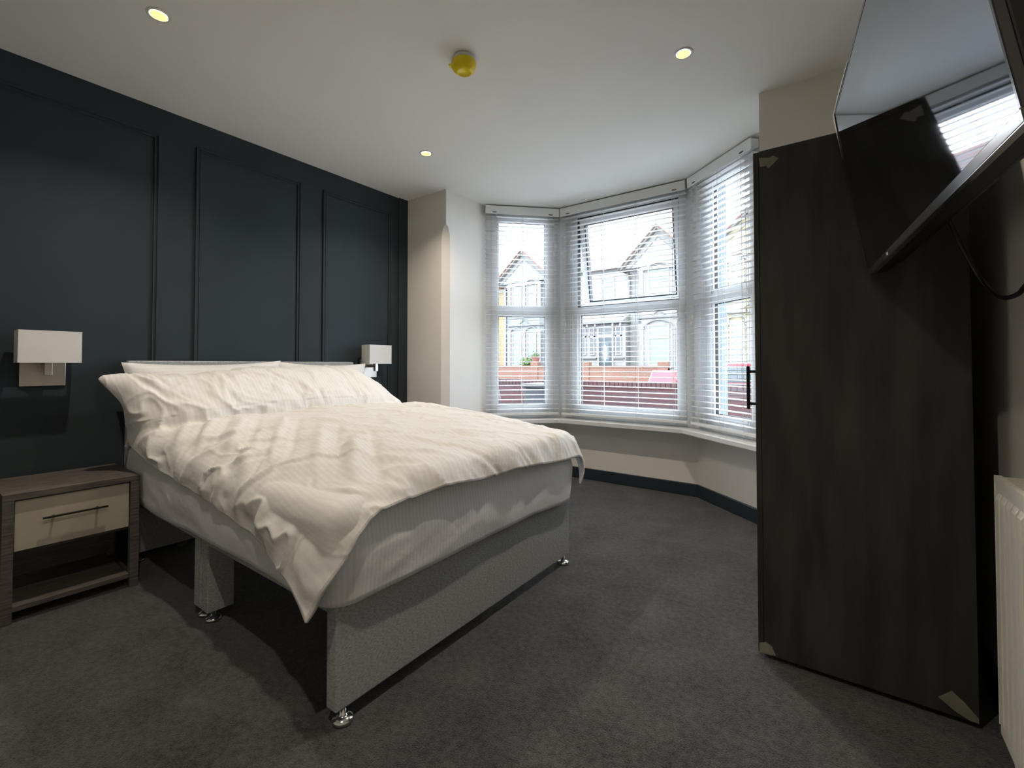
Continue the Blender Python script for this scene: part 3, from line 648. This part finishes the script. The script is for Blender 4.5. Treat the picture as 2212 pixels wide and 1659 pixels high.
# arm goes to the right-hand wall, in world space
inv = t.matrix_world.inverted()
cpt = P2 + ex * TW / 2 + up * .24 - nn * .087
a = MB(); wall = Vector((3.548, cpt.y + .02, cpt.z + .0))
a.tube([inv @ cpt, inv @ ((cpt + wall) / 2), inv @ wall], .018, 12); a.build('mount_arm', M['blackmetal'], t, smooth=True)
q = MB(); yv, zv = cpt.y + .02, cpt.z
pts = [inv @ Vector(v) for v in ((3.535, yv - .05, zv - .13), (3.549, yv - .05, zv - .13), (3.549, yv + .05, zv - .13), (3.535, yv + .05, zv - .13), (3.535, yv - .05, zv + .13), (3.549, yv - .05, zv + .13), (3.549, yv + .05, zv + .13), (3.535, yv + .05, zv + .13))]
q.add(pts, [(0, 3, 2, 1), (4, 5, 6, 7), (0, 1, 5, 4), (1, 2, 6, 5), (2, 3, 7, 6), (3, 0, 4, 7)]).build('wall_plate', M['blackmetal'], t, .002)
# torn protective film on the far edge
fl = MB().prism([(.0, .40), (-.004, .47), (-.002, TH), (.02, TH + .002), (.10, TH + .006), (.30, TH + .002), (.30, TH - .003), (.02, TH - .002), (.004, .47)], .0013, .0018)
fl.build('protective_film', M['film'], t)
# cable hanging off the set along the wall
cab = [(3.38, 1.62, 1.47), (3.42, 1.67, 1.38), (3.44, 1.673, 1.326), (3.46, 1.669, 1.272), (3.475, 1.64, 1.233), (3.485, 1.591, 1.213), (3.495, 1.547, 1.2135), (3.50, 1.513, 1.225), (3.505, 1.42, 1.27), (3.49, 1.36, 1.36)]
cp = [np.array(v) for v in cab]; path = [catmull(cp, k / 50) for k in range(51)]
MB().tube([inv @ Vector(tuple(v)) for v in path], .0055, 10).build('power_cable', M['black'], t, smooth=True)

# ================================================================== OUTSIDE
GZ = -.35
struct('trim_14', MB().box(-3.2, .489, 3.34, 3.36, GZ, 3.2), M['whiterender'], 'outer face of the front wall left of the bay', cat='outside wall')
struct('trim_15', MB().box(RX, 6.0, 3.36, 3.38, GZ, 3.2), M['whiterender'], 'outer face of the front wall right of the bay', cat='outside wall')
tag(MB().box(-40, 30, 3.4, 7.2, GZ - .1, GZ).build('front_garden', M['pathgrey']), 'grey paved front garden outside the bay window', 'paving', kind='structure')
tag(MB().box(-40, 30, 7.2, 40, GZ - .12, GZ - .02).build('street', M['asphalt']), 'grey asphalt street between the two rows of houses', 'street', kind='structure')
# near garden wall
def bwall(name, x0, x1, y, z0, z1, m, label, soldier=True, piers=(), wall_t=.22):
    t = empty(name, ((x0 + x1) / 2, y, z0), 0, label, 'garden wall'); cx_ = (x0 + x1) / 2
    MB().box(x0 - cx_, x1 - cx_, 0, wall_t, 0, z1 - z0 - .1).build('brickwork', m, t)
    b = MB(); x = x0 - cx_
    while x < x1 - cx_ - .07: b.box(x, x + .066, -.012, wall_t + .012, z1 - z0 - .1, z1 - z0 - .0); x += .076
    b.build('coping', m, t, .003)
    for px_ in piers: MB().box(px_ - cx_ - .2, px_ - cx_ + .2, -.04, wall_t + .04, 0, z1 - z0 + .18).build('pier', m, t, .004)
    return t
bwall('garden_wall', -6.0, 4.5, 7.0, GZ, .775, M['brickred'], 'dark red brick garden wall just outside the bay window')
o = bwall('garden_wall', -13.0, -2.35, 18.0, GZ, 1.02, M['brickorange'], 'orange brick garden wall across the street', piers=(-5.95, -8.6, -2.55))
# wheelie bin, plank and cardboard box in our garden
t = empty('wheelie_bin', (-.98, 6.55, GZ), 0, 'dark grey wheelie bin standing against the red garden wall', 'bin')
MB().prism([(-.2, -.22), (.2, -.22), (.23, .25), (-.23, .25)], .06, 1.02).build('bin_body', M['bindark'], t, .02)
MB().prism([(-.24, -.27), (.24, -.27), (.25, .30), (-.25, .30)], 1.02, 1.09).build('bin_lid', M['bindark'], t, .02)
for s in (-1, 1):
    wv = MB().lathe([(.0001, -.02), (.09, -.02), (.1, -.01), (.1, .01), (.09, .02), (.0001, .02)], n=24).build('wheel', M['tyre'], t, smooth=False); wv.rotation_euler = (0, math.radians(90), 0); wv.location = (s * .2, .22, .1)
t = empty('cardboard_box', (1.56, 5.0, GZ), math.radians(20), 'open brown cardboard box outside below the centre window', 'box')
MB().box(-.25, .25, -.2, .2, 0, .70).build('box_body', M['cardboard'], t, .004)
for poly, nm in (([(-.25, .70), (-.02, .93), (.13, .91), (.25, .70)], 0), ):
    MB().prism_y(poly, -.2, -.194).build('flap', M['cardboard'], t)
MB().add([(-.25, .2, .70), (.25, .2, .70), (.34, .36, .80), (-.3, .36, .80)], [(0, 1, 2, 3)]).build('flap', M['cardboard'], t).modifiers.new('s', 'SOLIDIFY').thickness = .005
t = empty('timber_plank', (-2.3, 6.3, GZ), math.radians(8), 'pale weathered timber plank leaning by the garden wall', 'plank')
pl = MB().box(-.6, .6, -.02, .02, 0, .14).build('board', M['bargeboard'], t, .004); pl.location = (0, 0, .68); pl.rotation_euler = (0, math.radians(-12), 0)
MB().box(-.5, -.42, -.03, .03, 0, .62).build('prop', M['bargeboard'], t); MB().box(.4, .48, -.03, .03, 0, .78).build('prop', M['bargeboard'], t)

# ---- houses across the street
def hwin(par, x0, x1, z0, z1, y, pane, split=.68, fr=.07, arch=True, sill=True):
    f = MB(); frame_rect(f, x0, x1, z0, z1, fr, y - .05, y + .02)
    zt = z0 + (z1 - z0) * split; f.box(x0 + fr, x1 - fr, y - .05, y + .02, zt - .04, zt + .04)
    if sill: f.box(x0 - .1, x1 + .1, y - .14, y + .02, z0 - .1, z0)
    w = f.build('window', M['trimwhite'], par)
    MB().box(x0 + fr - .005, x1 - fr + .005, y - .012, y, z0 + fr - .005, zt - .035).build('pane', M[pane], w)
    MB().box(x0 + fr - .005, x1 - fr + .005, y - .012, y, zt + .035, z1 - fr + .005).build('pane', M[pane], w)
    if arch:
        a = MB(); n = 12; cxx = (x0 + x1) / 2; hw = (x1 - x0) / 2 + .08; rise = .2; outer = []; inner = []
        for k in range(n + 1):
            s = -1 + 2 * k / n; outer.append((cxx + hw * s, z1 + .06 + rise * (1 - s * s))); inner.append((cxx + hw * s, z1 - .0 + rise * (1 - s * s)))
        for k in range(n):
            a.prism_y([outer[k], outer[k + 1], inner[k + 1], inner[k]], y - .10, y + .0)
        a.build('window_arch', M['stonegrey'], par)
    return w
def house(name, label, bayc, bay_hw, x0, x1, wallm, roofm, panes, upper_panes, door=None, gp=7.72, eave=6.05, Y=22.0, gz=.2):
    t = empty(name, ((x0 + x1) / 2, Y, GZ), 0, label, 'house', 'terraced houses across the street'); ox, oy, oz = (x0 + x1) / 2, Y, GZ
    def bld(b, nm, m, par=None, bev=0):
        return b.build(nm, m, par or t, bev)
    # everything is drawn in street coordinates then shifted by an inner frame
    class S(MB):
        def build(s, nm, m, par=None, bevel=0, **k):
            s.v = [(x - ox, y - oy, z - oz) for x, y, z in s.v]; return MB.build(s, nm, m, par, bevel, **k)
    S().box(x0, x1, Y, Y + 7, GZ, eave).build('front_wall', wallm, t)
    # main roof, slope running back from the eaves
    S().prism_x([(Y - .35, eave - .12), (Y + 3.6, eave + 1.55), (Y + 7.3, eave - .12), (Y + 7.3, eave + .06), (Y + 3.6, eave + 1.75), (Y - .35, eave + .06)], x0, x1).build('roof', roofm, t)
    S().box(x0, x1, Y - .42, Y - .3, eave - .08, eave + .04).build('gutter', M['trimwhite'], t)
    S().box(x0, x1, Y - .06, Y, eave - .45, eave - .3).build('eaves_moulding', M['trimwhite'], t)
    # canted two-storey bay
    b0, b1, bd = bayc - bay_hw, bayc + bay_hw, .75
    plan = [(b0, Y + .1), (b0 + .45, Y - bd), (b1 - .45, Y - bd), (b1, Y + .1)]
    S().prism(plan, GZ, eave - .35).build('bay', wallm, t)
    for z, hgt, out in ((3.25, .12, .12), (eave - .5, .16, .14), (3.72, .05, .06), (.75, .08, .08)):
        S().prism([(b0 - out, Y + .05), (b0 + .45 - out * .5, Y - bd - out), (b1 - .45 + out * .5, Y - bd - out), (b1 + out, Y + .05)], z, z + hgt).build('cornice', M['stonegrey'] if z in (3.25,) else M['trimwhite'], t, .02)
    # gable
    gw = bay_hw + .45
    S().prism_y([(bayc - gw, eave - .3), (bayc + gw, eave - .3), (bayc, gp)], Y - bd - .05, Y + 2.4).build('gable', wallm, t)
    for s in (-1, 1):
        dx, dz = gw + .15, gp + .12 - (eave - .38)
        S().prism_y([(bayc + s * dx, eave - .38), (bayc, gp + .12), (bayc, gp + .0), (bayc + s * (dx - .13), eave - .38)][::s], Y - bd - .32, Y - bd - .05).build('bargeboard', M['bargeboard'], t)
        S().prism_y([(bayc + s * (dx + .05), eave - .38), (bayc, gp + .22), (bayc, gp + .12), (bayc + s * dx, eave - .38)][::s], Y - bd - .4, Y + 2.6).build('gable_roof', roofm, t)
        S().prism_y([(bayc + s * (dx - .45), eave - .3), (bayc, gp - .30), (bayc, gp - .36), (bayc + s * (dx - .53), eave - .3)][::s], Y - bd - .09, Y - bd - .05).build('gable_moulding', M['bargeboard'], t)
    # bay windows: front pair facing the street, plus the two canted cheeks
    fw = (b1 - b0) / 2 - .45
    wn_ = 1 if fw < .85 else 2
    yb = Y - bd - .02
    for (za, zb, pn) in ((1.0, 2.95, panes), (4.05, 5.62, upper_panes)):
        if wn_ == 1: spans = [(bayc - .50, bayc + .50)]
        else: spans = [(bayc - fw + .15, bayc - .18), (bayc + .18, bayc + fw - .15)]
        for sx0, sx1 in spans: 
            hw_ = empty; 
            f = MB(); 
            w = hwin(t, sx0 - ox, sx1 - ox, za - oz, zb - oz, yb - oy, pn)
        # narrow cheek panes
        for s in (-1, 1):
            e0 = np.array([b0, Y + .1]) if s < 0 else np.array([b1, Y + .1]); e1 = np.array([b0 + .45, Y - bd]) if s < 0 else np.array([b1 - .45, Y - bd])
            c0 = e0 + (e1 - e0) * .28; c1 = e0 + (e1 - e0) * .82; o_ = np.array([s * .03, -.03])
            q = S(); pts = [c0 + o_, c1 + o_]
            q.add([(pts[0][0], pts[0][1], za), (pts[1][0], pts[1][1], za), (pts[1][0], pts[1][1], zb - .1), (pts[0][0], pts[0][1], zb - .1),
                   (pts[0][0] - s * .04, pts[0][1] + .04, za), (pts[1][0] - s * .04, pts[1][1] + .04, za), (pts[1][0] - s * .04, pts[1][1] + .04, zb - .1), (pts[0][0] - s * .04, pts[0][1] + .04, zb - .1)],
                  [(0, 1, 2, 3), (4, 7, 6, 5), (0, 4, 5, 1), (1, 5, 6, 2), (2, 6, 7, 3), (3, 7, 4, 0)])
            q.build('side_pane', M[pn], t)
        # pilasters with capitals
        for xx in [bayc - fw - .02, bayc + fw + .02] + ([bayc] if wn_ == 2 else []):
            pl = S().box(xx - .10, xx + .10, yb - .07, yb + .02, za - .15, zb + .05)
            for q in (-.05, .0, .05): pl.box(xx + q - .012, xx + q + .012, yb - .09, yb - .07, za, zb - .12)
            pl.box(xx - .15, xx + .15, yb - .11, yb + .02, zb - .08, zb + .04).box(xx - .13, xx + .13, yb - .10, yb + .02, zb - .2, zb - .15)
            pl.build('pilaster', M['trimwhite'], t)
    S().prism_y([(bayc - .35, 3.40), (bayc, 3.66), (bayc + .35, 3.40), (bayc + .27, 3.40), (bayc, 3.60), (bayc - .27, 3.40)], yb - .05, yb).build('bay_pediment', M['stonegrey'], t)
    return t, S
h1, S1 = house('terraced_house', 'white terraced house with dark glazed front door and green blinds, in the centre window', -3.75, 1.25, -9.0, -1.9, M['whiterender'], M['tiles'], 'greenblind', 'palepane', gp=7.42)
h2, S2 = house('terraced_house', 'pale grey white terraced house with net curtains seen through the left window', -11.4, 1.45, -13.2, -9.0, M['greystucco'], M['redtiles'], 'curtain', 'curtain', gp=7.38)
h3, S3 = house('terraced_house', 'pale yellow terraced house seen through the right window', .05, 1.35, -1.9, 4.6, M['yellowrender'], M['redtiles'], 'curtain', 'palepane', gp=7.4)
h4, S4 = house('terraced_house', 'apricot rendered terraced house at the far left of the left window', -17.6, 1.3, -20.5, -13.2, M['orangerender'], M['redtiles'], 'curtain', 'curtain', gp=7.4, eave=5.9)
S4().box(-13.35, -13.2, 21.9, 22.0, GZ, 5.7).build('corner_strip', M['trimwhite'], h4)
# entrance of the centre house
e = S1; Y = 21.35
e().box(-8.25, -5.45, Y + .05, 22.02, GZ, 3.10).build('porch', M['whiterender'], h1)
e().box(-8.4, -5.4, Y - .35, 22.02, 3.12, 3.24).build('porch_canopy', M['stonegrey'], h1, .02)
e().prism_x([(Y - .35, 3.24), (22.02, 3.24), (22.02, 3.62)], -8.35, -5.45).build('porch_roof', M['whiterender'], h1)
for xx in (-7.95, -7.4, -6.95, -6.0, -5.6): e().box(xx - .045, xx + .045, Y - .28, Y - .2, 2.98, 3.12).build('canopy_bracket', M['trimwhite'], h1, .01)
f = e(); frame_rect(f, -6.92, -6.05, .42, 3.02, .075, Y - .06, Y + .05); f.box(-6.85, -6.12, Y - .06, Y + .05, 2.48, 2.58); f.build('door_frame', M['trimwhite'], h1)
dd = e().box(-6.845, -6.125, Y - .02, Y + .04, .42, 2.48).build('front_door', M['doordark'], h1)
n = 28; arch = [(-6.485 + .23 * math.cos(a_), 1.9 + .33 * math.sin(a_)) for a_ in [math.pi * k / n for k in range(n + 1)]] + [(-6.715, 1.35), (-6.6, 1.12), (-6.37, 1.12), (-6.255, 1.35)]
e().prism_y(arch[::-1], Y - .035, Y - .02).build('door_glass', M['leaded'], dd)
sw = e(); frame_rect(sw, -6.60, -6.37, 1.35, 1.95, .02, Y - .045, Y - .035)
sw.prism_y([(-6.485, 2.10), (-6.34, 1.65), (-6.485, 1.2), (-6.63, 1.65)], Y - .042, Y - .036); sw.build('leaded_pattern', M['trimwhite'], dd)
e().box(-6.845, -6.125, Y - .02, Y, 2.58, 2.945).build('transom_pane', M['darkpane'], h1)
for a0, a1 in ((-7.34, -7.14), (-5.90, -5.70), (-7.84, -7.64)):
    f = e(); frame_rect(f, a0 - .05, a1 + .05, 1.55, 3.02, .05, Y - .04, Y + .06); f.box(a0 - .05, a1 + .05, Y - .04, Y + .06, 2.46, 2.54); w = f.build('side_light', M['trimwhite'], h1)
    e().box(a0, a1, Y - .02, Y + .04, 1.6, 2.46).build('pane', M['darkpane'], w); e().box(a0, a1, Y - .02, Y + .04, 2.54, 2.97).build('pane', M['darkpane'], w)
for a0, a1 in ((-7.95, -6.98), (-6.0, -5.5)): e().box(a0, a1, Y - .14, Y + .06, 1.36, 1.42).build('sill_moulding', M['stonegrey'], h1)
hwin(h1, -7.0 + 5.45, -6.25 + 5.45, 4.2 - GZ, 5.6 - GZ, 0, 'palepane', arch=False)
e().tube([(-5.55, 21.9, 5.9), (-5.5, 21.9, 5.7), (-5.42, 21.9, 5.2), (-5.42, 21.9, 3.9), (-5.25, 21.9, 3.75)], .05, 10).build('downpipe', M['stonegrey'], h1, smooth=True)
# solar panel on the centre roof
sp_ = e(); sp_.prism_x([(22.4, 6.40), (24.6, 7.33), (24.6, 7.39), (22.4, 6.46)], -7.4, -6.3).build('solar_panel', mat('solar_panel_glass', (.12, .16, .26), .15), h1)

# red car parked in the street
t = empty('car', (2.2, 12.6, GZ - .02), 0, 'red hatchback parked in the street, seen through the right window', 'car')
body = [(-2.02, .35), (2.05, .30), (2.1, .62), (2.02, .85), (1.1, .98), (-1.9, 1.0), (-2.08, .75)]
MB().prism_y(body, -.82, .82).build('car_body', M['carred'], t, .06, seg=3)
cabp = [(-1.92, .98), (1.12, .97), (.42, 1.44), (-1.35, 1.46)]
MB().prism_y([(-1.80, .98), (1.0, .97), (.40, 1.38), (-1.32, 1.40)], -.72, .72).build('glasshouse', M['carglass'], t, .03)
MB().prism_y([(-1.50, 1.37), (.55, 1.36), (.35, 1.46), (-1.3, 1.47)], -.70, .70).build('roof', M['carred'], t, .03)
for s in (-.745, .705):
    pz = MB()
    for a, b2 in (((-1.92, .98), (-1.38, 1.44)), ((-.55, .98), (-.5, 1.42)), ((1.05, .98), (.42, 1.42))):
        pz.prism_y([a, (a[0] + .09, a[1]), (b2[0] + .09, b2[1]), b2], s, s + .04)
    pz.build('window_pillar', M['carred'], t)
for x in (-1.3, 1.3):
    for yy in (-.72, .72):
        wv = MB().lathe([(.0001, -.1), (.24, -.1), (.31, -.08), (.31, .08), (.24, .1), (.0001, .1)], n=28).build('wheel', M['tyre'], t, smooth=False); wv.location = (x, yy, .31); wv.rotation_euler = (math.radians(90), 0, 0)
        hb = MB().lathe([(.0001, -.108), (.19, -.104), (.2, -.095), (.0001, -.09)], n=20).build('hub_cap', M['chrome'], wv); 
# second red car tail between the windows
t = empty('car', (-.62, 13.2, GZ - .02), math.radians(90), 'small red car end on at the right edge of the centre window', 'car')
MB().prism_y([(-1.7, .3), (1.8, .3), (1.85, .8), (.9, .92), (-1.7, .95)], -.42, .42).build('car_body', M['carred'], t, .08, seg=3)
MB().prism_y([(-1.5, .93), (.8, .9), (.2, 1.25), (-1.1, 1.28)], -.36, .36).build('glasshouse', M['carred'], t, .05)
for x in (-1.1, 1.2):
    for yy in (-.38, .38):
        wv = MB().lathe([(.0001, -.08), (.24, -.08), (.28, -.06), (.28, .06), (.24, .08), (.0001, .08)], n=24).build('wheel', M['tyre'], t); wv.location = (x, yy, .28); wv.rotation_euler = (math.radians(90), 0, 0)

# leafy shrub and pot behind the far garden wall
def shrub(x, y, z, r, label, seed):
    random.seed(seed); t = empty('shrub', (x, y, GZ), 0, label, 'shrub'); b = MB()
    for k in range(420):
        d = Vector((random.gauss(0, 1), random.gauss(0, 1), random.gauss(0, 1))).normalized() * r * random.uniform(.5, 1); d.z *= .7
        c_ = Vector((0, 0, z - GZ)) + d; a1 = Vector((random.gauss(0, 1), random.gauss(0, 1), random.gauss(0, 1))).normalized() * .07; a2 = d.cross(a1).normalized() * .035
        b.add([c_ - a1, c_ + a2, c_ + a1, c_ - a2], [(0, 1, 2, 3)])
    b.build('foliage', M['leaf'], t); MB().tube([(0, 0, 0), (.02, 0, (z - GZ) * .5), (0, 0, z - GZ)], .03, 8).build('stem', M['ashwood'], t)
shrub(-9.4, 18.6, 1.18, .42, 'green shrub spilling over the orange garden wall, seen through the left window', 3)
t = empty('planter', (-8.6, 18.11, 1.20), 0, 'red terracotta planter on the pier of the orange garden wall', 'planter')
MB().lathe([(.0001, 0), (.15, 0), (.2, .2), (.22, .21), (.22, .25), (.18, .25), (.17, .22), (.0001, .22)], n=24).build('pot', M['terracotta'], t, smooth=False)
random.seed(5); b = MB()
for k in range(140):
    d = Vector((random.gauss(0, .1), random.gauss(0, .1), abs(random.gauss(0, .1)))); a1 = Vector((random.gauss(0, 1), random.gauss(0, 1), random.gauss(0, 1))).normalized() * .05; a2 = (d + Vector((0, 0, .01))).cross(a1).normalized() * .02
    c_ = Vector((0, 0, .25)) + d; b.add([c_ - a1, c_ + a2, c_ + a1, c_ - a2], [(0, 1, 2, 3)])
b.build('foliage', M['leaf'], t)
